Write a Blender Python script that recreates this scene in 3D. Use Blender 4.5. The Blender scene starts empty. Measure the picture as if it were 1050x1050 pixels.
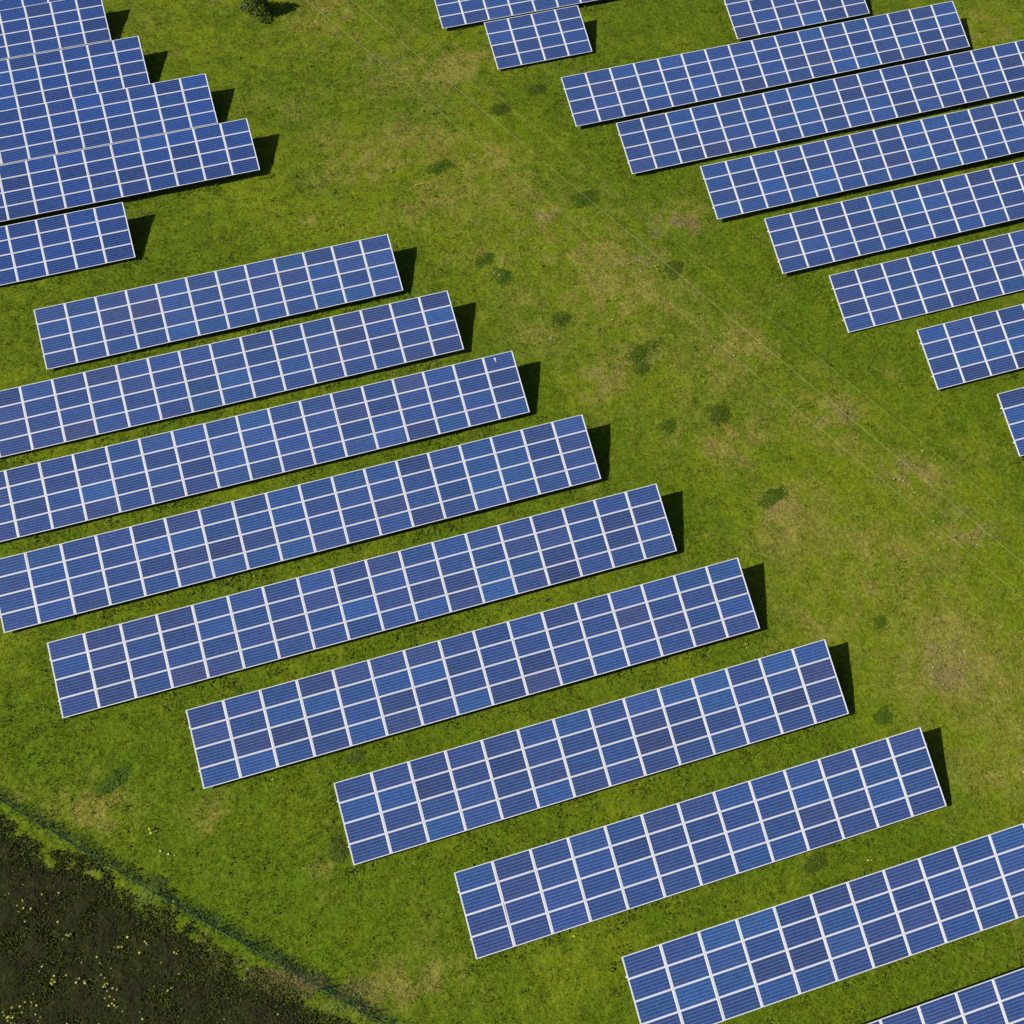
import bpy, math, random
import numpy as np
from mathutils import Vector, Matrix

random.seed(7)
rng = np.random.default_rng(11)
SC = bpy.context.scene
COL = SC.collection

# ------------------------------------------------------------------ camera
CAM = np.array([-10.8488, -38.2257, 52.7435])
CR = np.array([[0.958133, -0.285701, 0.018866],
               [0.245575, 0.853868, 0.458915],
               [-0.147221, -0.435069, 0.88828]]).T     # columns: right, up, back
cd = bpy.data.cameras.new('camera')
cam = bpy.data.objects.new('camera', cd)
COL.objects.link(cam)
cam.matrix_world = Matrix(np.vstack([np.c_[CR, CAM], [0, 0, 0, 1]]).tolist())
cd.sensor_width = 36
cd.lens = 36 * 1000 / 1050
cd.clip_start = 0.5
cd.clip_end = 5000
SC.camera = cam

# ------------------------------------------------------------------ sky and sun
SUN = Vector((0.74734, -0.03307, -0.66362)).normalized()
w = bpy.data.worlds.new('World')
SC.world = w
w.use_nodes = True
nt = w.node_tree
nt.nodes.clear()
sky = nt.nodes.new('ShaderNodeTexSky')
sky.sky_type = 'NISHITA'
sky.sun_disc = False
sky.sun_elevation = math.asin(-SUN.z)
sky.sun_rotation = math.atan2(-SUN.x, -SUN.y)
bg = nt.nodes.new('ShaderNodeBackground')
bg.inputs[1].default_value = 0.05
wo = nt.nodes.new('ShaderNodeOutputWorld')
nt.links.new(sky.outputs[0], bg.inputs[0])
nt.links.new(bg.outputs[0], wo.inputs[0])
sl = bpy.data.lights.new('sun', 'SUN')
sl.energy = 5.0
sl.angle = math.radians(0.5)
sl.color = (1.0, 0.95, 0.87)
so = bpy.data.objects.new('sun', sl)
COL.objects.link(so)
so.rotation_mode = 'QUATERNION'
so.rotation_quaternion = SUN.to_track_quat('-Z', 'Y')
so.location = (-60, 0, 60)
SC.view_settings.view_transform = 'Standard'
SC.view_settings.look = 'None'
SC.view_settings.gamma = 1.0
SC.view_settings.exposure = 0.3
SC.cycles.max_bounces = 6


# ------------------------------------------------------------------ helpers
def ray_to(px, py, z=0.0):
    """point of the plane of height z seen at photo pixel (px, py) of 1050"""
    d = CR @ np.array([(px - 525) / 1000, (525 - py) / 1000, -1.0])
    return CAM + d * ((z - CAM[2]) / d[2])


def tag(o, label=None, cat=None, group=None, kind=None):
    for k, v in (('label', label), ('category', cat), ('group', group), ('kind', kind)):
        if v:
            o[k] = v
    return o


def link(name, data, parent=None, loc=(0, 0, 0)):
    o = bpy.data.objects.new(name, data)
    COL.objects.link(o)
    o.parent = parent
    o.location = loc
    return o


class MB:
    """collects simple solids for one mesh"""
    def __init__(s):
        s.v, s.f = [], []

    def box(s, lo, hi, rot=None, off=(0, 0, 0)):
        b = len(s.v)
        for z in (lo[2], hi[2]):
            for x, y in ((lo[0], lo[1]), (hi[0], lo[1]), (hi[0], hi[1]), (lo[0], hi[1])):
                p = Vector((x, y, z))
                if rot:
                    p = rot @ p
                s.v.append(tuple(p + Vector(off)))
        s.f += [tuple(b + i for i in q) for q in
                ((3, 2, 1, 0), (4, 5, 6, 7), (0, 1, 5, 4), (1, 2, 6, 5), (2, 3, 7, 6), (3, 0, 4, 7))]
        return s

    def bar(s, a, b, r, n=6, r2=None):
        a, b = Vector(a), Vector(b)
        r2 = r if r2 is None else r2
        q = (b - a).to_track_quat('Z', 'Y')
        k = len(s.v)
        for p, rr in ((a, r), (b, r2)):
            for i in range(n):
                t = 2 * math.pi * i / n
                s.v.append(tuple(p + q @ Vector((rr * math.cos(t), rr * math.sin(t), 0))))
        for i in range(n):
            j = (i + 1) % n
            s.f.append((k + i, k + j, k + n + j, k + n + i))
        s.f.append(tuple(k + i for i in reversed(range(n))))
        s.f.append(tuple(k + n + i for i in range(n)))
        return s

    def mesh(s, name, mat):
        m = bpy.data.meshes.new(name)
        m.from_pydata(s.v, [], s.f)
        m.materials.append(mat)
        m.update()
        return m


def np_mesh(name, verts, faces, mat, attrs=None, smooth=False):
    """fast mesh from numpy arrays; faces (n,k); attrs: dict of per-vertex float3"""
    m = bpy.data.meshes.new(name)
    k = faces.shape[1]
    m.vertices.add(len(verts))
    m.vertices.foreach_set('co', np.asarray(verts, np.float32).ravel())
    m.loops.add(faces.size)
    m.loops.foreach_set('vertex_index', faces.astype(np.int32).ravel())
    m.polygons.add(len(faces))
    m.polygons.foreach_set('loop_start', (np.arange(len(faces)) * k).astype(np.int32))
    m.polygons.foreach_set('loop_total', np.full(len(faces), k, np.int32))
    m.update(calc_edges=True)
    for n_, a in (attrs or {}).items():
        at = m.attributes.new(n_, 'FLOAT_VECTOR', 'POINT')
        at.data.foreach_set('vector', np.asarray(a, np.float32).ravel())
    if smooth:
        m.polygons.foreach_set('use_smooth', np.ones(len(faces), bool))
    m.materials.append(mat)
    return m


def vnoise(x, y, seed=0):
    g = np.random.default_rng(seed).random((256, 256))
    xi, yi = np.floor(x).astype(int), np.floor(y).astype(int)
    fx, fy = x - xi, y - yi
    fx, fy = fx * fx * (3 - 2 * fx), fy * fy * (3 - 2 * fy)
    a, b = g[xi % 256, yi % 256], g[(xi + 1) % 256, yi % 256]
    c, d = g[xi % 256, (yi + 1) % 256], g[(xi + 1) % 256, (yi + 1) % 256]
    return (a * (1 - fx) + b * fx) * (1 - fy) + (c * (1 - fx) + d * fx) * fy


def fbm(x, y, scale, seed=0, octv=4):
    s = a = 0
    amp = 1.0
    for i in range(octv):
        # rotate each octave so that the lattice never shows
        t = 0.7 + 1.3 * i + seed
        xr = (x * math.cos(t) - y * math.sin(t)) / scale * 2 ** i
        yr = (x * math.sin(t) + y * math.cos(t)) / scale * 2 ** i
        s = s + amp * vnoise(xr + 31.7 * i, yr + 17.3 * i, seed * 13 + i)
        a += amp
        amp *= 0.55
    return s / a


def sstep(a, b, x):
    t = np.clip((x - a) / (b - a), 0, 1)
    return t * t * (3 - 2 * t)


# ------------------------------------------------------------------ materials
def new_mat(name):
    m = bpy.data.materials.new(name)
    m.use_nodes = True
    t = m.node_tree
    return m, t, t.nodes['Principled BSDF']


class NG:
    """small wrapper to write node maths briefly"""
    def __init__(s, t):
        s.t = t

    def n(s, typ, **kw):
        o = s.t.nodes.new(typ)
        for k, v in kw.items():
            setattr(o, k, v)
        return o

    def put(s, sock, v):
        if hasattr(v, 'links') or isinstance(v, bpy.types.NodeSocket):
            s.t.links.new(v, sock)
        else:
            sock.default_value = v

    def m(s, op, a, b=0.0, c=0.0, clamp=False):
        o = s.n('ShaderNodeMath', operation=op, use_clamp=clamp)
        s.put(o.inputs[0], a)
        s.put(o.inputs[1], b)
        s.put(o.inputs[2], c)
        return o.outputs[0]

    def mix(s, f, a, b, typ='MIX'):
        o = s.n('ShaderNodeMix', data_type='RGBA', blend_type=typ)
        s.put(o.inputs[0], f)
        s.put(o.inputs[6], a if not isinstance(a, tuple) else (*a, 1))
        s.put(o.inputs[7], b if not isinstance(b, tuple) else (*b, 1))
        return o.outputs[2]

    def noise(s, vec, scale, detail=3, rough=0.6):
        o = s.n('ShaderNodeTexNoise')
        s.t.links.new(vec, o.inputs['Vector'])
        o.inputs['Scale'].default_value = scale
        o.inputs['Detail'].default_value = detail
        o.inputs['Roughness'].default_value = rough
        return o.outputs[0]

    def ramp(s, v, lo, hi):
        o = s.n('ShaderNodeMapRange', interpolation_type='SMOOTHSTEP')
        s.put(o.inputs[0], v)
        o.inputs[1].default_value = lo
        o.inputs[2].default_value = hi
        return o.outputs[0]


C_GRASS = (0.116, 0.153, 0.0050)
C_LUSH = (0.075, 0.120, 0.0032)
C_DRY = (0.182, 0.170, 0.030)
C_EARTH = (0.165, 0.125, 0.065)


def turf_colour(g, pos, att, rnd=None):
    """grass colour from the attribute (dry, lush, bare) plus fine mottling"""
    sep = g.n('ShaderNodeSeparateXYZ')
    g.t.links.new(att, sep.inputs[0])
    dry, lush, bare = sep.outputs
    n1 = g.noise(pos, 0.9, 4)
    n2 = g.noise(pos, 3.6, 4, 0.7)
    n3 = g.noise(pos, 9.0, 3, 0.7)
    c = g.mix(lush, C_GRASS, C_LUSH)
    d = g.m('ADD', dry, g.m('MULTIPLY', g.m('SUBTRACT', n2, 0.5), 1.1), clamp=True)
    c = g.mix(d, c, C_DRY)
    b = g.m('MULTIPLY', bare, g.ramp(n2, 0.25, 0.6))
    c = g.mix(b, c, C_EARTH)
    k = g.m('ADD', 0.36, g.m('MULTIPLY', g.ramp(n3, 0.25, 0.75), 0.50))
    k = g.m('ADD', k, g.m('MULTIPLY', g.ramp(n2, 0.25, 0.75), 0.44))
    k = g.m('ADD', k, g.m('MULTIPLY', n1, 0.40))
    if rnd is not None:
        k = g.m('MULTIPLY', k, g.m('ADD', 0.62, g.m('MULTIPLY', rnd, 0.80)))
        straw = g.m('MULTIPLY', g.m('GREATER_THAN', rnd, 0.88), g.m('ADD', 0.12, dry), clamp=True)
        c = g.mix(straw, c, (0.30, 0.27, 0.10))
    hs = g.n('ShaderNodeHueSaturation')
    g.put(hs.inputs['Value'], k)
    g.put(hs.inputs['Hue'], g.m('ADD', 0.485, g.m('MULTIPLY', n1, 0.03)))
    hs.inputs['Saturation'].default_value = 1.0
    g.t.links.new(c, hs.inputs['Color'])
    return hs.outputs[0], n2, n3


def mat_ground():
    m, t, p = new_mat('turf')
    g = NG(t)
    pos = g.n('ShaderNodeNewGeometry').outputs['Position']
    at = g.n('ShaderNodeAttribute', attribute_name='turf').outputs['Vector']
    c, n2, n3 = turf_colour(g, pos, at)
    t.links.new(c, p.inputs['Base Color'])
    p.inputs['Roughness'].default_value = 0.95
    p.inputs['Specular IOR Level'].default_value = 0.1
    h = g.m('ADD', g.m('MULTIPLY', n2, 0.8), g.m('MULTIPLY', n3, 0.5))
    bp = g.n('ShaderNodeBump')
    bp.inputs['Strength'].default_value = 0.9
    bp.inputs['Distance'].default_value = 0.12
    t.links.new(h, bp.inputs['Height'])
    t.links.new(bp.outputs[0], p.inputs['Normal'])
    return m


def mat_blades():
    m, t, p = new_mat('grass_blades')
    g = NG(t)
    geo = g.n('ShaderNodeNewGeometry')
    at = g.n('ShaderNodeAttribute', attribute_name='turf').outputs['Vector']
    c, _, _ = turf_colour(g, geo.outputs['Position'], at, geo.outputs['Random Per Island'])
    t.links.new(c, p.inputs['Base Color'])
    p.inputs['Roughness'].default_value = 0.7
    p.inputs['Specular IOR Level'].default_value = 0.15
    tr = g.n('ShaderNodeBsdfTranslucent')
    t.links.new(c, tr.inputs[0])
    mx = g.n('ShaderNodeMixShader')
    mx.inputs[0].default_value = 0.3
    t.links.new(p.outputs[0], mx.inputs[1])
    t.links.new(tr.outputs[0], mx.inputs[2])
    t.links.new(mx.outputs[0], t.nodes['Material Output'].inputs[0])
    return m


def mat_leaf(name, a, b, transl=0.3):
    m, t, p = new_mat(name)
    g = NG(t)
    geo = g.n('ShaderNodeNewGeometry')
    c = g.mix(geo.outputs['Random Per Island'], a, b)
    t.links.new(c, p.inputs['Base Color'])
    p.inputs['Roughness'].default_value = 0.6
    p.inputs['Specular IOR Level'].default_value = 0.2
    tr = g.n('ShaderNodeBsdfTranslucent')
    t.links.new(c, tr.inputs[0])
    mx = g.n('ShaderNodeMixShader')
    mx.inputs[0].default_value = transl
    t.links.new(p.outputs[0], mx.inputs[1])
    t.links.new(tr.outputs[0], mx.inputs[2])
    t.links.new(mx.outputs[0], t.nodes['Material Output'].inputs[0])
    return m


def mat_plain(name, col, rough=0.5, metal=0.0, var=0.15, scale=6.0):
    m, t, p = new_mat(name)
    g = NG(t)
    co = g.n('ShaderNodeTexCoord').outputs['Object']
    n = g.noise(co, scale)
    k = g.m('ADD', 1 - var, g.m('MULTIPLY', n, 2 * var))
    hs = g.n('ShaderNodeHueSaturation')
    hs.inputs['Color'].default_value = (*col, 1)
    g.put(hs.inputs['Value'], k)
    t.links.new(hs.outputs[0], p.inputs['Base Color'])
    p.inputs['Roughness'].default_value = rough
    p.inputs['Metallic'].default_value = metal
    return m


PW, PH = 1.968, 1.0427           # module size; pitch 1.98 along the row
PX, PY = 1.98, 1.0547
FR, MX, MY = 0.030, 0.038, 0.005   # frame width, white backsheet margin at sides / top


def mat_cells():
    m, t, p = new_mat('cells')
    g = NG(t)
    co = g.n('ShaderNodeTexCoord').outputs['Object']
    sp = g.n('ShaderNodeSeparateXYZ')
    t.links.new(co, sp.inputs[0])
    x, y = sp.outputs[0], sp.outputs[1]
    x0, x1 = FR + MX, PW - FR - MX
    y0, y1 = FR + MY, PH - FR - MY
    cu = g.m('DIVIDE', g.m('SUBTRACT', x, x0), (x1 - x0) / 12)
    cv = g.m('DIVIDE', g.m('SUBTRACT', y, y0), (y1 - y0) / 6)
    fu, fv = g.m('FRACT', cu), g.m('FRACT', cv)

    def edge(f, w_):
        a = g.m('MINIMUM', f, g.m('SUBTRACT', 1.0, f))
        return g.m('LESS_THAN', a, w_)
    gapv = edge(fv, 0.030)
    gapu = edge(fu, 0.014)
    bus = g.m('LESS_THAN', g.m('ABSOLUTE', g.m('SUBTRACT', g.m('FRACT', g.m('MULTIPLY', fv, 2.0)), 0.5)), 0.035)
    oi = g.n('ShaderNodeObjectInfo')
    # a tone of its own for every cell, and crystal flakes inside it
    cell = g.n('ShaderNodeCombineXYZ')
    g.put(cell.inputs[0], g.m('FLOOR', cu))
    g.put(cell.inputs[1], g.m('FLOOR', cv))
    g.put(cell.inputs[2], g.m('MULTIPLY', oi.outputs['Random'], 91.0))
    wn = g.n('ShaderNodeTexWhiteNoise', noise_dimensions='3D')
    t.links.new(cell.outputs[0], wn.inputs[0])
    vor = g.n('ShaderNodeTexVoronoi')
    t.links.new(co, vor.inputs['Vector'])
    vor.inputs['Scale'].default_value = 38
    vs = g.n('ShaderNodeSeparateColor')
    t.links.new(vor.outputs['Color'], vs.inputs[0])
    k = g.m('ADD', 0.84, g.m('MULTIPLY', wn.outputs[0], 0.24))
    k = g.m('ADD', k, g.m('MULTIPLY', vs.outputs[0], 0.09))
    base = g.mix(1.0, oi.outputs['Color'], (1, 1, 1), 'MULTIPLY')
    hs = g.n('ShaderNodeHueSaturation')
    t.links.new(base, hs.inputs['Color'])
    g.put(hs.inputs['Value'], k)
    c = hs.outputs[0]
    c = g.mix(g.m('MULTIPLY', bus, 0.22), c, (0.55, 0.58, 0.66))
    c = g.mix(g.m('MULTIPLY', gapu, 0.16), c, (0.72, 0.74, 0.80))
    c = g.mix(g.m('MULTIPLY', gapv, 0.34), c, (0.72, 0.74, 0.80))
    outx = g.m('MAXIMUM', g.m('LESS_THAN', x, x0), g.m('GREATER_THAN', x, x1))
    outy = g.m('MAXIMUM', g.m('LESS_THAN', y, y0), g.m('GREATER_THAN', y, y1))
    out = g.m('MAXIMUM', outx, outy)
    c = g.mix(out, c, (0.64, 0.65, 0.69))
    # a film of dust, heavier on some modules
    du = g.noise(co, 2.2, 4, 0.65)
    low = g.m('MULTIPLY', g.m('SUBTRACT', 1.0, g.ramp(y, 0.03, 0.22)), 0.07)      # dirt gathers at the lower frame
    film = g.m('ADD', g.m('MULTIPLY', g.ramp(du, 0.45, 0.95), 0.05), g.m('MULTIPLY', low, du))
    g.put(p.inputs['Base Color'], g.mix(film, c, (0.45, 0.42, 0.36)))
    p.inputs['Roughness'].default_value = 0.13
    p.inputs['Specular IOR Level'].default_value = 0.36
    p.inputs['IOR'].default_value = 1.45
    return m


M_GROUND = mat_ground()
M_BLADE = mat_blades()
M_CELLS = mat_cells()
M_ALU = mat_plain('anodised_aluminium', (0.66, 0.66, 0.70), 0.45, 0.0, 0.05)
M_STEEL = mat_plain('galvanised_steel', (0.42, 0.43, 0.44), 0.45, 0.6, 0.15)
M_BACK = mat_plain('backsheet', (0.55, 0.55, 0.56), 0.7, 0.0, 0.05)

# ------------------------------------------------------------------ solar tables: where
TX = Vector((0.99998, 0.000785, 0.006235))
TY = Vector((-0.002656, 0.951996, 0.306098))
TN = TX.cross(TY).normalized()
TROT = Matrix((TX, TN.cross(TX), TN)).transposed()
TYv = TN.cross(TX)
SLOPE = 4 * PY

# (lower corner on the reference end, panels to its left, panels to its right, label)
G_MAIN = 'solar tables stepping down the middle and left of the field'
G_TOP = 'solar tables packed in the upper left block'
G_RIGHT = 'solar tables in the right hand block'
G_MID = 'solar tables cut by the top edge near the middle'
TABLES = [
    ((-28.197, 5.767, 0.233), 0, 12, G_MAIN,
     'twelve panel solar table with both ends in view, uppermost of the long middle rows'),
    ((-1.755, -0.102, 0.363), 17, 0, G_MAIN,
     'solar table just below the twelve panel one, left end beyond the photo edge'),
    ((0.977, -6.022, 0.381), 18, 0, G_MAIN,
     'solar table with a small white mark on its top right panel'),
    ((3.759, -11.922, 0.447), 18, 0, G_MAIN,
     'solar table above the longest whole one, lower left corner touching the photo edge'),
    ((-29.151, -17.831, 0.212), 0, 18, G_MAIN,
     'longest whole solar table, eighteen panels from end to end, left of the centre'),
    ((-22.4, -23.748, 0.306), 0, 16, G_MAIN,
     'whole solar table sixteen panels long, just below the longest one'),
    ((-15.689, -29.689, 0.278), 0, 14, G_MAIN,
     'whole solar table fourteen panels long, between the sixteen and thirteen panel tables'),
    ((-10.886, -35.648, 0.246), 0, 13, G_MAIN,
     'whole solar table thirteen panels long, lowest table with both ends in view'),
    ((-4.187, -41.607, 0.288), 0, 11, G_MAIN,
     'lower right solar table whose upper right corner just meets the photo edge'),
    ((6.551, -47.566, 0.299), 3, 7, G_MAIN,
     'solar table showing only its upper edge in the bottom right corner'),
    ((-21.566, 13.785, 0.222), 8, 0, G_TOP,
     'short stretch of solar table at the left edge, below the packed upper left block'),
    ((-11.85, 19.42, 0.527), 12, 0, G_TOP,
     'lowest and farthest reaching table of the packed upper left block'),
    ((-14.06, 25.33, 0.289), 11, 0, G_TOP,
     'packed upper left table, second above the dark gap, ending one step in'),
    ((-18.44, 30.96, 0.31), 9, 0, G_TOP,
     'packed upper left table whose end juts one panel past the row above'),
    ((-20.76, 36.91, 0.296), 7, 0, G_TOP,
     'packed upper left table with its top right corner cut by the top edge'),
    ((-23.2, 42.75, 0.30), 5, 0, G_TOP,
     'sliver of solar panels in the very top left corner'),
    ((5.044, 31.366, 0.272), 0, 12, G_MID,
     'solar table cut by the top edge, partly hidden behind the four panel table'),
    ((8.05, 25.62, 0.17), 0, 4, G_MID,
     'shortest solar table, only four panels long, near the top of the photo'),
    ((27.797, 23.851, 0.301), 0, 6, G_RIGHT,
     'six panel table cut by the top edge, uppermost of the right hand block'),
    ((11.955, 17.75, 0.314), 0, 17, G_RIGHT,
     'seventeen panel table of the right hand block with both ends in view'),
    ((14.406, 11.963, 0.281), 0, 20, G_RIGHT,
     'right block table directly below the seventeen panel one, running off the right edge'),
    ((18.761, 5.996, 0.4), 0, 18, G_RIGHT,
     'right block table showing about thirteen panel columns before the right edge'),
    ((21.275, 0.099, 0.36), 0, 15, G_RIGHT,
     'right block table showing about ten panel columns before the right edge'),
    ((23.634, -5.668, 0.113), 0, 12, G_RIGHT,
     'right block table showing about seven panel columns before the right edge'),
    ((27.187, -11.594, 0.248), 0, 9, G_RIGHT,
     'right block table showing only four panel columns before the right edge'),
    ((29.722, -17.625, 0.303), 0, 6, G_RIGHT,
     'lowest right block table, barely one panel column visible at the right edge'),
]
BASES = []
for b, nl, nr, gr, lab in TABLES:
    p = Vector(b) - TX * (nl * PX)
    BASES.append((p, nl + nr))


# ------------------------------------------------------------------ turf: dryness, lushness, bare earth
DRY = [(700, 225, 26, 14, .9), (975, 675, 34, 28, .8), (770, 358, 26, 16, .8), (935, 490, 36, 22, .6),
       (985, 545, 34, 22, .6), (600, 255, 40, 24, .5), (640, 300, 40, 22, .5), (470, 60, 60, 24, .6),
       (380, 170, 36, 26, .5), (330, 225, 60, 16, .6), (510, 160, 40, 24, .5), (610, 395, 34, 20, .5),
       (735, 460, 26, 16, .5), (800, 520, 24, 20, .6), (700, 110, 24, 40, .0), (1010, 30, 44, 24, .7),
       (430, 1010, 70, 30, .5), (330, 890, 20, 50, .4), (220, 840, 24, 26, .5), (100, 830, 60, 24, .5),
       (760, 440, 20, 12, .6), (860, 420, 50, 40, .5), (1000, 460, 34, 20, .4), (560, 230, 30, 20, .5),
       (1030, 790, 24, 24, .4), (350, 20, 30, 20, .5), (15, 815, 14, 14, .3), (500, 25, 20, 40, .3),
       (180, 960, 60, 14, .5), (80, 892, 50, 14, .5), (265, 1008, 40, 14, .6), (430, 935, 40, 20, .0), (840, 640, 40, 30, .3), (900, 560, 30, 30, .3), (40, 280, 60, 10, .0)]
BARE = [(700, 228, 22, 9, .9), (668, 240, 12, 7, .6), (655, 268, 16, 8, .5), (975, 690, 22, 18, .6),
        (960, 665, 26, 10, .4), (860, 425, 18, 14, .3), (1000, 540, 24, 14, .5), (930, 480, 20, 14, .4),
        (790, 520, 16, 12, .5), (380, 65, 16, 10, .4), (545, 225, 22, 12, .4), (610, 390, 16, 10, .4)]
LUSH = [(420, 118, 46, 20, .9), (700, 320, 60, 30, .6), (960, 585, 34, 16, .8), (960, 530, 16, 10, .8),
        (800, 340, 50, 50, .6), (770, 430, 40, 30, .5), (250, 20, 60, 40, .6), (300, 90, 60, 50, .5),
        (450, 420, 120, 120, .5), (640, 100, 40, 20, .4), (870, 380, 40, 30, .5), (440, 920, 60, 60, .5), (40, 760, 90, 60, .5), (270, 900, 110, 60, .6), (120, 740, 80, 40, .5)]


def gauss(x, y, lst):
    out = np.zeros_like(x)
    for px, py, rx, ry, s in lst:
        c = ray_to(px, py)
        ex = ray_to(px + rx, py) - c
        ey = ray_to(px, py + ry) - c
        A = np.linalg.inv(np.array([[ex[0], ey[0]], [ex[1], ey[1]]]))
        dx, dy = x - c[0], y - c[1]
        u, v = A[0, 0] * dx + A[0, 1] * dy, A[1, 0] * dx + A[1, 1] * dy
        out = np.maximum(out, s * np.exp(-1.1 * (u * u + v * v)))
    return out


def turf(x, y):
    n1 = fbm(x, y, 9.0, 1)
    n2 = fbm(x, y, 3.2, 2)
    n3 = fbm(x, y, 1.1, 3)
    # the open lane between the two blocks is walked and drier
    ax, ay = 2.0, 16.0
    dx, dy = 15.5, -36.0
    L = math.hypot(dx, dy)
    d = ((x - ax) * (-dy) + (y - ay) * dx) / L
    lane = np.exp(-(d / 7.5) ** 2)
    n4 = fbm(x, y, 0.75, 4, 4)
    g = gauss(x, y, DRY)
    dry = 0.03 + 0.32 * lane + 0.95 * g * (0.15 + sstep(0.38, 0.62, n4)) + 0.9 * (n2 - 0.5) + 0.5 * (n1 - 0.5) + (0.25 + 0.5 * lane) * (n4 - 0.5)
    dry = sstep(0.08, 0.95, dry)
    lush = sstep(0.25, 0.85, 0.72 - 0.42 * lane + 0.9 * (fbm(x, y, 14.0, 71, 3) - 0.5) - 0.6 * g + 0.6 * gauss(x, y, LUSH) + 1.1 * (n2 - 0.5) + 0.8 * (n3 - 0.5))
    bare = np.clip(gauss(x, y, BARE) * (0.1 + 1.3 * sstep(0.4, 0.6, n4)), 0, 1)
    return np.stack([dry, lush, bare], -1)


def relief(x, y):
    return 0.10 * (fbm(x, y, 5.0, 5) - 0.5) + 0.14 * (fbm(x, y, 0.9, 6, 3) - 0.5) - 0.03


# ------------------------------------------------------------------ ground
xs = np.concatenate([[-3000, -900, -300, -140], np.arange(-85, 75.01, 0.2), [130, 300, 900, 3000]])
ys = np.concatenate([[-3000, -900, -300, -140], np.arange(-75, 95.01, 0.2), [150, 300, 900, 3000]])
gx, gy = np.meshgrid(xs, ys, indexing='ij')
gz = relief(gx, gy)
inside = (gx > -84) & (gx < 74) & (gy > -74) & (gy < 94)
gz = np.where(inside, gz, -0.02)
V = np.stack([gx, gy, gz], -1).reshape(-1, 3)
ny = len(ys)
ii, jj = np.meshgrid(np.arange(len(xs) - 1), np.arange(ny - 1), indexing='ij')
k0 = (ii * ny + jj).ravel()
F = np.stack([k0, k0 + ny, k0 + ny + 1, k0 + 1], -1)
me = np_mesh('ground', V, F, M_GROUND, {'turf': turf(V[:, 0], V[:, 1])}, True)
tag(link('ground', me), kind='structure')

# ------------------------------------------------------------------ dark field beyond the fence
EDGE_PX = [(-90, 800), (-40, 826), (0, 850), (45, 880), (95, 905), (135, 934), (185, 962), (215, 985), (250, 1008), (290, 1032),
           (335, 1056), (400, 1090), (470, 1125)]
EDGE = [ray_to(a, b) for a, b in EDGE_PX]


def edge_y(x):
    return np.interp(x, [e[0] for e in EDGE], [e[1] for e in EDGE]) + 1.5 * (fbm(x, x * 0 + 3.0, 2.2, 21, 5) - 0.5)


def mat_soil():
    m, t, p = new_mat('dark_soil')
    g = NG(t)
    pos = g.n('ShaderNodeNewGeometry').outputs['Position']
    n1, n2, n3 = g.noise(pos, 0.5, 4), g.noise(pos, 2.6, 4, 0.7), g.noise(pos, 8.0, 3, 0.7)
    c = g.mix(g.ramp(n1, 0.35, 0.65), (0.025, 0.022, 0.011), (0.027, 0.033, 0.010))
    c = g.mix(g.ramp(n2, 0.50, 0.75), c, (0.050, 0.052, 0.013))
    hs = g.n('ShaderNodeHueSaturation')
    t.links.new(c, hs.inputs['Color'])
    g.put(hs.inputs['Value'], g.m('ADD', 0.4, g.m('MULTIPLY', n3, 1.0)))
    t.links.new(hs.outputs[0], p.inputs['Base Color'])
    p.inputs['Roughness'].default_value = 1.0
    p.inputs['Specular IOR Level'].default_value = 0.05
    bp = g.n('ShaderNodeBump')
    bp.inputs['Strength'].default_value = 1.0
    bp.inputs['Distance'].default_value = 0.2
    t.links.new(g.m('ADD', n2, g.m('MULTIPLY', n3, 0.5)), bp.inputs['Height'])
    t.links.new(bp.outputs[0], p.inputs['Normal'])
    return m


fx0, fx1 = EDGE[0][0], EDGE[-1][0]
fxs = np.arange(fx0, fx1, 0.15)
T_ = np.linspace(0, 1, 90) ** 1.5
ey = edge_y(fxs)
fy = ey[:, None] - 24 * T_[None, :]
fx = np.repeat(fxs[:, None], len(T_), 1)
fz = relief(fx, fy) + 0.035 + 0.22 * (fbm(fx, fy, 0.7, 8, 3) - 0.3) * np.minimum(1, T_ * 20)[None, :]
V = np.stack([fx, fy, fz], -1).reshape(-1, 3)
ii, jj = np.meshgrid(np.arange(len(fxs) - 1), np.arange(len(T_) - 1), indexing='ij')
k0 = (ii * len(T_) + jj).ravel()
F = np.stack([k0, k0 + 1, k0 + len(T_) + 1, k0 + len(T_)], -1)
me = np_mesh('field', V, F, mat_soil(), None, True)
tag(link('field', me), kind='structure')


# ------------------------------------------------------------------ solar tables: build
def panel_meshes():
    a = MB()
    a.box((FR - 0.004, FR - 0.004, 0.012), (PW - FR + 0.004, PH - FR + 0.004, 0.034))
    cells = a.mesh('solar_panel', M_CELLS)
    f = MB()
    h = 0.040
    f.box((0, 0, 0), (PW, FR, h))
    f.box((0, PH - FR, 0), (PW, PH, h))
    f.box((0, FR, 0), (FR, PH - FR, h))
    f.box((PW - FR, FR, 0), (PW, PH - FR, h))
    return cells, f.mesh('frame', M_ALU)


ME_PANEL, ME_FRAME = panel_meshes()
ME_POST = MB().box((-0.05, -0.035, -0.6), (0.05, 0.035, 0.0)).mesh('post', M_STEEL)
ME_REAR = MB().box((-0.05, -0.035, -1.9), (0.05, 0.035, 0.0)).mesh('post', M_STEEL)
ME_RAFTER = MB().box((-0.03, 0.15, -0.19), (0.03, SLOPE - 0.15, -0.085)).mesh('rafter', M_STEEL)

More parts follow.
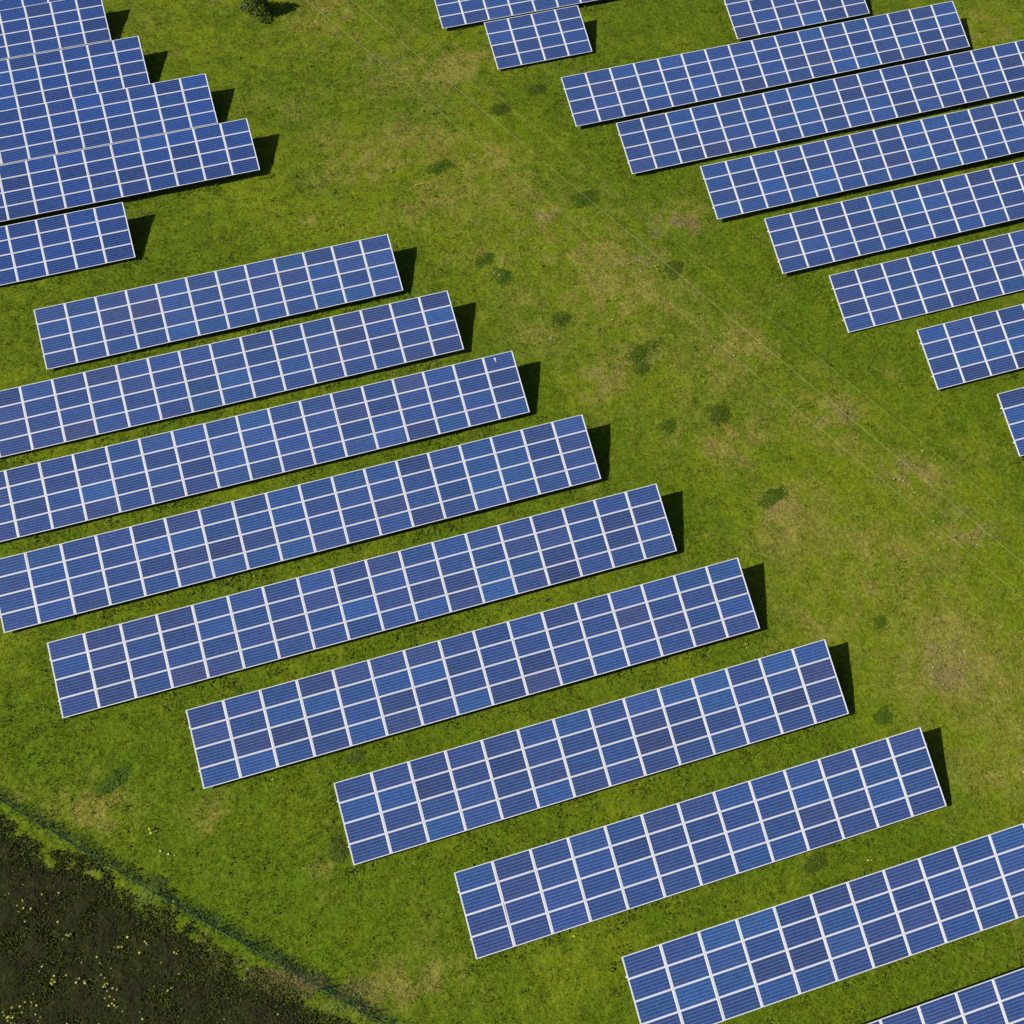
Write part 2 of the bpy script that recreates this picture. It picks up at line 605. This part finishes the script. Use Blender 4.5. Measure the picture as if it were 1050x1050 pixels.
# tones of the blue glass, linear
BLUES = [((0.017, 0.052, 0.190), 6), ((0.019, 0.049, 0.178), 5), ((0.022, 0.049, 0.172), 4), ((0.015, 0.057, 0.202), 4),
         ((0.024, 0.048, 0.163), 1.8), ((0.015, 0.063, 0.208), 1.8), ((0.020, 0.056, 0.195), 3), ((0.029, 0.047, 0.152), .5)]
# uneven sky reflection from block to block, painted into the glass colour
REFLECTION_TINT = {G_TOP: (0.22, 0.74, 0.98), G_MID: (0.60, 0.90, 0.98), G_RIGHT: (0.68, 0.95, 1.0), G_MAIN: (0.88, 1.0, 1.0)}
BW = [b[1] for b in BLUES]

for ti, ((b, n), spec) in enumerate(zip(BASES, TABLES)):
    root = link('solar_table', None, None, (b.x, b.y, 0.0))
    root.empty_display_size = 0.5
    tag(root, spec[4], 'solar table', spec[3])
    up = Vector((0, 0, b.z))
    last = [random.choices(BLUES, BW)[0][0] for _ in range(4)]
    for i in range(n):
        for j in range(4):
            q = up + TX * (i * PX + 0.006) + TYv * (j * PY + 0.006)
            pn = link('solar_panel', ME_PANEL, root, q)
            r = TROT @ Matrix.Rotation(random.gauss(0, 0.003), 3, 'X') @ Matrix.Rotation(random.gauss(0, 0.003), 3, 'Y')
            pn.rotation_euler = r.to_euler()
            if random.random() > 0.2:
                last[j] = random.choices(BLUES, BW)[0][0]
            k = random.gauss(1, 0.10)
            pn.color = (*(c * k * t for c, t in zip(last[j], REFLECTION_TINT[spec[3]])), 1)
            link('frame', ME_FRAME, pn)
    # rails under the panels, their ends standing out past the last panel
    ln = n * PX
    mr = MB().box((-0.05, -0.03, -0.08), (ln + 0.05, 0.03, -0.004), TROT).mesh('rail', M_ALU)
    for v in (0.225, 0.775):
        link('rail', mr, root, up + TYv * (v * SLOPE))
    m_ = max(2, round(ln / 3.96) + 1)
    for i in range(m_):
        x = 0.7 + (ln - 1.4) * i / (m_ - 1)
        rf = link('rafter', ME_RAFTER, root, up + TX * x)
        rf.rotation_euler = TROT.to_euler()
        link('post', ME_POST, root, up + TX * x + TYv * (0.18 * SLOPE) - TN * 0.19)
        link('post', ME_REAR, root, up + TX * x + TYv * (0.80 * SLOPE) - TN * 0.19)


# ------------------------------------------------------------------ what the camera can see of the ground
def visible(x, y, z, mg=0.12):
    P = np.stack([x, y, z], -1) - CAM
    q = P @ CR
    u, v = q[:, 0] / -q[:, 2], q[:, 1] / -q[:, 2]
    return (np.abs(u) < 0.525 * (1 + mg)) & (np.abs(v) < 0.525 * (1 + mg))


def under_table(x, y, inset=0.25):
    m = np.zeros(len(x), bool)
    dep = SLOPE * 0.952
    for b, n in BASES:
        m |= (x > b.x + inset) & (x < b.x + n * PX - inset) & (y > b.y + inset) & (y < b.y + dep - inset)
    return m


def in_field(x, y):
    return (y < edge_y(x)) & (x > fx0) & (x < fx1)


def blades(n, hmin, hmax, wmin, wmax, lean, xy=None, quad=False):
    """triangular blades scattered over the visible turf: verts, faces, attribute"""
    if xy is None:
        x = rng.uniform(-62, 62, n)
        y = rng.uniform(-62, 72, n)
    else:
        x, y = xy
    k = visible(x, y, x * 0)
    x, y = x[k], y[k]
    n = len(x)
    z = relief(x, y)
    h = rng.uniform(hmin, hmax, n)
    wd = rng.uniform(wmin, wmax, n)
    a = rng.uniform(0, 2 * np.pi, n)
    le = np.radians(rng.uniform(lean[0], lean[1], n))
    dx, dy, dz = np.cos(a) * np.sin(le), np.sin(a) * np.sin(le), np.cos(le)
    s = a + np.pi / 2 + rng.normal(0, 0.5, n)
    sx, sy = np.cos(s) * wd / 2, np.sin(s) * wd / 2
    b0 = np.stack([x - sx, y - sy, z - 0.01], -1)
    b1 = np.stack([x + sx, y + sy, z - 0.01], -1)
    tp = np.stack([x + dx * h, y + dy * h, z + dz * h], -1)
    t = turf(x, y)
    if quad:
        mid = np.stack([dx, dy, dz], -1) * (h * 0.5)[:, None]
        base = np.stack([x, y, z], -1)
        sd = np.stack([sx, sy, rng.normal(0, 0.3, n) * wd], -1)
        V = np.stack([base, base + mid + sd, tp, base + mid - sd], 1).reshape(-1, 3)
        F = np.arange(4 * n).reshape(-1, 4)
        return V, F, np.repeat(t, 4, 0), x, y
    V = np.stack([b0, b1, tp], 1).reshape(-1, 3)
    F = np.arange(3 * n).reshape(-1, 3)
    return V, F, np.repeat(t, 3, 0), x, y



# short grass everywhere, thick and thin by turns
N = 2200000
x = rng.uniform(-62, 62, N)
y = rng.uniform(-62, 72, N)
k = visible(x, y, x * 0)
x, y = x[k], y[k]
cl = fbm(x, y, 0.45, 9, 3)
keep = (rng.random(len(x)) < sstep(0.35, 0.62, cl) * 0.9 + 0.1) & ~under_table(x, y, 0.6) & ~in_field(x, y + 2.4 * np.abs(rng.normal(0, 0.7, len(x))) * (fbm(x, y, 0.6, 61, 3) > 0.46))
x, y = x[keep], y[keep]
V, F, A, bx, by = blades(0, 0.06, 0.19, 0.025, 0.06, (20, 75), (x, y))
tag(link('grass', np_mesh('grass', V, F, M_BLADE, {'turf': A})), kind='stuff')
print('blades', len(F))

# rank grass and broad leaves where the mower does not reach: along the tables
xs_, ys_ = [], []
for b, n in BASES:
    for y0, sd, cnt in ((-0.25, 0.32, 36), (SLOPE * 0.952 + 0.1, 0.30, 20)):
        c_ = int(n * PX * cnt)
        xs_.append(b.x + rng.uniform(-0.6, n * PX + 0.6, c_))
        ys_.append(b.y + y0 + rng.normal(0, sd, c_))
    for xx in (-0.3, n * PX + 0.3):
        c_ = 90
        xs_.append(b.x + xx + rng.normal(0, 0.3, c_))
        ys_.append(b.y + rng.uniform(-0.4, 4.2, c_))
x, y = np.concatenate(xs_), np.concatenate(ys_)
keep = (rng.random(len(x)) < sstep(0.42, 0.66, fbm(x, y, 1.1, 14, 3)))
V, F, A, _, _ = blades(0, 0.12, 0.28, 0.05, 0.11, (45, 86), (x[keep], y[keep]), True)
A[:, 0] *= 0.3
A[:, 1] = 0.9
A[:, 2] = 0
tag(link('tall_grass', np_mesh('tall_grass', V, F, M_BLADE, {'turf': A})), kind='stuff')


# small broad-leaved rosettes dotted about the turf
N = 9000
cx = rng.uniform(-62, 62, N)
cy = rng.uniform(-62, 72, N)
k = visible(cx, cy, cx * 0) & ~under_table(cx, cy, 0.2) & ~in_field(cx, cy) & (rng.random(N) < sstep(0.45, 0.68, fbm(cx, cy, 3.0, 51, 4)) + 0.06)
cx, cy = cx[k], cy[k]
m = rng.integers(4, 16, len(cx))
sp = np.repeat(rng.uniform(0.05, 0.20, len(cx)), m)
x = np.repeat(cx, m) + rng.normal(0, 1, m.sum()) * sp
y = np.repeat(cy, m) + rng.normal(0, 1, m.sum()) * sp
V, F, A, _, _ = blades(0, 0.08, 0.20, 0.05, 0.10, (35, 85), (x, y), True)
me = np_mesh('broadleaf_weeds', V, F, mat_leaf('broad_leaves', (0.050, 0.085, 0.006), (0.115, 0.148, 0.010)))
tag(link('broadleaf_weeds', me), kind='stuff')


# ------------------------------------------------------------------ weeds one can point to
def leaf_cloud(n, rx, ry, h, size, seed, up=0.5, flat=0.35):
    """many small pointed leaves in a low dome"""
    r_ = np.random.default_rng(seed)
    a = r_.uniform(0, 2 * np.pi, n)
    # lobed outline, so that no clump is an ellipse
    ph = r_.uniform(0, 6.28, 3)
    lob = 1 + 0.20 * np.sin(2 * a + ph[0]) + 0.15 * np.sin(3 * a + ph[1]) + 0.10 * np.sin(5 * a + ph[2])
    rad = r_.uniform(0, 1, n) ** 0.80 * 1.22 * lob
    px, py = rad * np.cos(a) * rx, rad * np.sin(a) * ry
    pz = h * np.clip(1 - rad ** 2 * 0.6, 0.1, 1) * r_.uniform(0.2, 1.0, n)
    c = np.stack([px, py, pz], -1)
    d = np.stack([np.cos(a), np.sin(a), r_.uniform(-0.2, up, n) * 1.2], -1) + r_.normal(0, 0.45, (n, 3)) * [1, 1, min(1, up * 2)]
    d /= np.linalg.norm(d, axis=1)[:, None]
    s = np.cross(d, r_.normal(0, flat, (n, 3)) + [0, 0, 1])
    s /= np.linalg.norm(s, axis=1)[:, None]
    l = (size * r_.uniform(0.6, 1.4, n))[:, None]
    V = np.stack([c - d * l * 0.5, c + s * l * 0.26, c + d * l * 0.5, c - s * l * 0.26], 1).reshape(-1, 3)
    return V, np.arange(4 * n).reshape(-1, 4)


M_WEED = mat_leaf('weed_leaves', (0.054, 0.104, 0.005), (0.092, 0.150, 0.008))
M_WEED2 = mat_leaf('bright_leaves', (0.10, 0.17, 0.012), (0.17, 0.22, 0.02))
M_WEED3 = mat_leaf('blue_green_leaves', (0.052, 0.088, 0.006), (0.098, 0.135, 0.010))
M_YEL = mat_leaf('yellow_petals', (0.16, 0.17, 0.03), (0.58, 0.54, 0.10), 0.15)
M_PALE = mat_leaf('pale_petals', (0.22, 0.20, 0.09), (0.60, 0.56, 0.36), 0.15)
G_W = 'dark weed clumps scattered over the grass'
WEEDS = [   # px, py, half width px, half height px, leaves per m2, material, label
    (600, 204, 16, 8, M_WEED, 'dense dark green weed clump below the left end of the seventeen panel table'),
    (517, 284, 10, 9, M_WEED, 'round dark weed clump, lower of the close pair in the lane'),
    (497, 266, 12, 6, M_WEED, 'flat dark weed clump, upper of the close pair in the lane'),
    (575, 327, 13, 7, M_WEED3, 'dull green weed clump in dry grass right of the twelve panel table'),
    (656, 362, 17, 10, M_WEED, 'broad green weed clump in the middle of the lane'),
    (660, 378, 9, 5, M_WEED3, 'small dull clump touching the underside of the broad lane clump'),
    (685, 437, 8, 7, M_WEED, 'small round weed clump in the lane, just left of a larger ragged one'),
    (737, 425, 11, 8, M_WEED3, 'ragged dark weed clump beside a pale dry spot in the lane'),
    (793, 509, 15, 7, M_WEED, 'bright green slanting weed patch lowest in the lane'),
    (449, 172, 15, 6, M_WEED, 'low green weed clump above the yellow flowers in the upper lane'),
    (691, 276, 10, 6, M_WEED3, 'dark weed clump with yellow flowers at its left'),
    (512, 112, 9, 6, M_WEED3, 'dark scrubby clump under the left corner of the four panel table'),
    (550, 92, 9, 6, M_WEED3, 'dark scrubby clump between the four and seventeen panel tables'),
    (903, 637, 7, 5, M_WEED, 'single small weed clump in open turf right of the sixteen panel table'),
    (116, 800, 16, 8, M_WEED, 'green weed clump left of the sixteen panel table, above the fence'),
    (163, 905, 7, 6, M_WEED3, 'darkest leafy clump growing against the wire fence'),
    (151, 918, 12, 8, M_WEED2, 'bright yellow green bushy plant just outside the wire fence'),
    (343, 1032, 10, 7, M_WEED2, 'yellowish plant outside the fence near the bottom edge'),
    (374, 742, 9, 5, M_WEED, 'leafy clump in the strip below the longest table'),
    (905, 735, 10, 6, M_WEED, 'leafy clump at the shadowed right end of the fourteen panel table'),
    (410, 535, 10, 5, M_WEED3, 'leafy clump in the strip above the longest table'),
    (365, 776, 8, 6, M_WEED3, 'dark clump between the sixteen and fourteen panel tables'),
    (836, 885, 15, 6, M_WEED3, 'dark leafy clump below the right half of the thirteen panel table'),
    (345, 868, 8, 14, M_WEED3, 'dark clump beside the left end of the fourteen panel table'),
]
for i, (px, py, hx, hy, mt, lab) in enumerate(WEEDS):
    c = ray_to(px, py)
    e = np.linalg.norm(ray_to(px + hx, py) - c)
    f_ = np.linalg.norm(ray_to(px, py + hy) - c)
    V, F = leaf_cloud(int(320 + 620 * e * f_), e, f_, 0.10, 0.14, 100 + i, 0.12, 0.22)
    o = link('weed_clump', np_mesh('weed_clump', V, F, mt), None, (c[0], c[1], relief(c[0], c[1])))
    o.rotation_euler.z = 0.29
    tag(o, lab, 'weed', G_W)


# ------------------------------------------------------------------ shrub at the top edge
c = ray_to(264, 12)
sh = link('shrub', None, None, (c[0], c[1], 0))
tag(sh, 'round green shrub with a black shadow, cropped by the top edge', 'shrub')
V, F = leaf_cloud(2200, 1.0, 1.0, 3.0, 0.20, 55, 0.9)
link('crown', np_mesh('crown', V, F, mat_leaf('shrub_leaves', (0.05, 0.09, 0.010), (0.13, 0.17, 0.03), 0.12)), sh)
tk = MB().bar((0, 0, -0.1), (0.05, 0.03, 1.6), 0.08, 8, 0.05)
for a in range(6):
    t = a * 1.05
    tk.bar((0.03, 0.02, 0.3 + 0.05 * a), (0.55 * math.cos(t), 0.55 * math.sin(t), 1.9 + 0.1 * a), 0.035, 6, 0.012)
link('trunk', tk.mesh('trunk', mat_plain('bark', (0.09, 0.07, 0.05), 0.9)), sh)

# ------------------------------------------------------------------ bird dropping on a panel
b3, n3_ = BASES[2]
d = CR @ np.array([(507.7 - 525) / 1000, (525 - 369) / 1000, -1.0])
nn = np.array(TN)
hit = CAM + d * (((np.array(b3) - CAM) @ nn + 0.036) / (d @ nn))
bd = MB()
for u, v, r in ((0, 0.10, 0.055), (0.01, 0.02, 0.042), (0.0, -0.07, 0.034), (-0.05, 0.13, 0.025), (0.015, -0.14, 0.02)):
    p = TX * u + TYv * v
    bd.bar(p, p + TN * 0.006, r, 10, r * 0.7)
o = link('bird_dropping', bd.mesh('bird_dropping', mat_plain('lime_white', (0.75, 0.75, 0.72), 0.9)), None, hit)
tag(o, 'small white splash on the top right panel of a solar table', 'bird dropping')

# ------------------------------------------------------------------ overhead wires crossing the lane
M_WIRE = mat_plain('bare_conductor', (0.36, 0.34, 0.17), 0.6, 0.0, 0.05)
HW = 9.0
for (a, b), r, lab in ((((520, 134), (1050, 578)), 0.0050, 'middle of three thin pale overhead wires crossing the grass lane'),
                       (((508, 162), (1048, 612.4)), 0.0042, 'thin pale overhead wire nearest the left tables, lowest of three'),
                       (((534, 119), (731, 279)), 0.0028, 'faintest overhead wire, nearest the right hand block')):
    p, q = ray_to(*a, HW), ray_to(*b, HW)
    u = (q - p) / np.linalg.norm(q - p)
    p, q = Vector(p - u * 120), Vector(p + u * 160)
    mid = (p + q) / 2
    mw = MB().bar(p - mid, q - mid, r, 6).mesh('overhead_wire', M_WIRE)
    tag(link('overhead_wire', mw, None, mid), lab, 'wire', 'overhead wires above the lane')

# ------------------------------------------------------------------ wire fence
M_FENCE = mat_plain('green_coated_wire', (0.018, 0.062, 0.034), 0.8, 0.0, 0.1)
FP = [ray_to(a, b) for a, b in ((-75, 776), (4, 822), (90, 874), (162, 917), (223, 952), (288, 988), (332, 1014), (378, 1040), (470, 1090))]
fe = link('wire_fence', None, None, tuple(FP[0]))
tag(fe, 'low dark green wire mesh fence along the edge of the dark field', 'fence')
O = Vector(FP[0])
FH = 0.78
wm = MB()
tot = 0
for a, b in zip(FP[:-1], FP[1:]):
    a, b = Vector(a) - O, Vector(b) - O
    L = (b - a).length
    n = int(L / 0.09)
    k = int(round(L / 2.4))
    for i in range(k):
        p = a.lerp(b, i / k)
        sag = MB().bar((0, 0, -0.3), (random.gauss(0, .02), random.gauss(0, .02), FH + 0.05), 0.022, 8)
        po = sag.mesh('post', M_FENCE)
        link('post', po, fe, p)
    for i in range(n):
        p = a.lerp(b, i / n)
        wm.bar(p, p + Vector((0, 0, FH)), 0.0045, 3)
    for j in range(7):
        z = 0.04 + (FH - 0.04) * j / 6
        wm.bar(a + Vector((0, 0, z)), b + Vector((0, 0, z)), 0.005 if j < 6 else 0.0065, 4)
link('wire_mesh', wm.mesh('wire_mesh', M_FENCE), fe)

# rough growth along the fence foot
xs_, ys_ = [], []
for a, b in zip(FP[:-1], FP[1:]):
    t = rng.random(380)
    q = rng.normal(0.12, 0.18, 380)
    dd = (b - a)[:2] / np.linalg.norm((b - a)[:2])
    xs_.append(a[0] + t * (b - a)[0] - dd[1] * q)
    ys_.append(a[1] + t * (b - a)[1] + dd[0] * q)
x, y = np.concatenate(xs_), np.concatenate(ys_)
V, F, A, _, _ = blades(0, 0.10, 0.20, 0.04, 0.09, (45, 88), (x, y), True)
me = np_mesh('rough_grass', V, F, mat_leaf('rough_grass', (0.040, 0.085, 0.030), (0.080, 0.125, 0.042)))
tag(link('rough_grass', me), kind='stuff')


# ------------------------------------------------------------------ plants and flowers of the dark field
N = 520000
x = rng.uniform(fx0, fx1, N)
y = rng.uniform(-62, -20, N)
dn = edge_y(x) - y                                     # metres inside the field
k = (dn > -1.0) & visible(x, y, x * 0, 0.2)
x, y, dn = x[k], y[k], dn[k]
pr = sstep(0.33, 0.60, fbm(x, y, 1.1, 31, 4)) * 0.80 + 0.20
edge_p = np.exp(-(dn / 1.5) ** 2) * sstep(0.34, 0.50, fbm(x, y, 0.5, 33, 3))
k = rng.random(len(x)) < np.where(dn > 0.4, pr, np.clip(pr * (dn > 0) + edge_p, 0, 1) * 0.8)
V, F, A, _, _ = blades(0, 0.08, 0.24, 0.04, 0.10, (25, 85), (x[k], y[k]), True)
me = np_mesh('field_plants', V, F, mat_leaf('field_leaves', (0.028, 0.038, 0.008), (0.098, 0.122, 0.018), 0.2))
tag(link('field_plants', me), kind='stuff')
# dead straw between the fence and the field
q = ray_to(275, 1010)
x = rng.normal(0, 1, 9000) * 3.2
y = rng.normal(0, 1, 9000) * 0.30
x, y = q[0] + x * 0.93 + y * 0.3, q[1] + 0.25 - x * 0.42 + y
k = fbm(x, y, 0.8, 37, 3) > 0.46
V, F, A, _, _ = blades(0, 0.10, 0.24, 0.03, 0.06, (40, 88), (x[k], y[k]))
me = np_mesh('straw', V, F, mat_leaf('straw', (0.14, 0.135, 0.03), (0.27, 0.24, 0.09), 0.2))
tag(link('straw', me), kind='stuff')


def flowers(name, x, y, r0, r1, mat, zoff=0.16):
    n = len(x)
    z = relief(x, y) + zoff + rng.uniform(0, 0.12, n)
    r = rng.uniform(r0, r1, n)
    a0 = rng.uniform(0, 6.28, n)
    vs = []
    for i in range(6):
        a = a0 + i * math.pi / 3
        k_ = rng.uniform(0.7, 1.2, n)
        vs.append(np.stack([x + r * k_ * np.cos(a), y + r * k_ * np.sin(a), z + rng.normal(0, 0.012, n)], -1))
    V = np.stack(vs, 1).reshape(-1, 3)
    F = np.arange(6 * n).reshape(-1, 6)
    tag(link(name, np_mesh(name, V, F, mat)), kind='stuff')


def clump_xy(px, py, rx, ry, n):
    u, v = rng.normal(0, 0.55, n), rng.normal(0, 0.55, n)
    P = np.array([ray_to(px + a * rx, py + b * ry) for a, b in zip(u, v)])
    return P[:, 0], P[:, 1]


N = 3400
x = rng.uniform(fx0, fx1, N)
y = rng.uniform(-62, -20, N)
k = in_field(x, y + 0.4) & visible(x, y, x * 0, 0.2)
x, y = x[k], y[k]
m1 = (fbm(x, y, 2.4, 41, 3) > 0.52) & (rng.random(len(x)) < 0.3)
cx, cy = [x[m1]], [y[m1]]
for a in ((435, 194, 14, 8, 30), (57, 1006, 6, 5, 8), (118, 1028, 6, 7, 8), (112, 1010, 6, 5, 6), (88, 1006, 8, 6, 6), (10, 1042, 10, 7, 16),
          (40, 1030, 8, 9, 6), (152, 968, 4, 3, 3), (124, 970, 3, 3, 3), (184, 978, 4, 4, 3), (28, 923, 6, 6, 3), (72, 960, 8, 5, 4), (175, 1016, 5, 4, 3), (640, 255, 50, 30, 14), (760, 360, 24, 14, 12), (180, 930, 10, 6, 6), (250, 250, 40, 8, 8), (845, 300, 30, 20, 8), (152, 851, 9, 8, 12), (672, 277, 7, 5, 9), (765, 662, 4, 3, 4), (923, 393, 5, 4, 5), (797, 661, 3, 2, 3),
          (586, 961, 3, 2, 4), (328, 793, 3, 2, 3), (282, 802, 4, 3, 2), (889, 881, 5, 3, 4), (700, 395, 30, 20, 10), (1045, 800, 8, 8, 5), (335, 172, 20, 6, 6)):
    q = clump_xy(*a)
    cx.append(q[0])
    cy.append(q[1])
flowers('yellow_wildflowers', np.concatenate(cx), np.concatenate(cy), 0.020, 0.060, M_YEL)
m2 = ~m1 & (rng.random(len(x)) < 0.12)
cx, cy = [x[m2]], [y[m2]]
for a in ((165, 876, 10, 4, 4), (340, 166, 3, 2, 4), (402, 178, 3, 2, 4), (760, 360, 30, 14, 26), (820, 430, 30, 16, 12),
          (560, 300, 60, 40, 26), (930, 490, 40, 24, 26), (985, 545, 40, 24, 20), (640, 300, 40, 30, 22), (975, 680, 30, 24, 14), (510, 270, 20, 14, 12)):
    q = clump_xy(*a)
    cx.append(q[0])
    cy.append(q[1])
flowers('pale_wildflowers', np.concatenate(cx), np.concatenate(cy), 0.025, 0.06, M_PALE, 0.06)
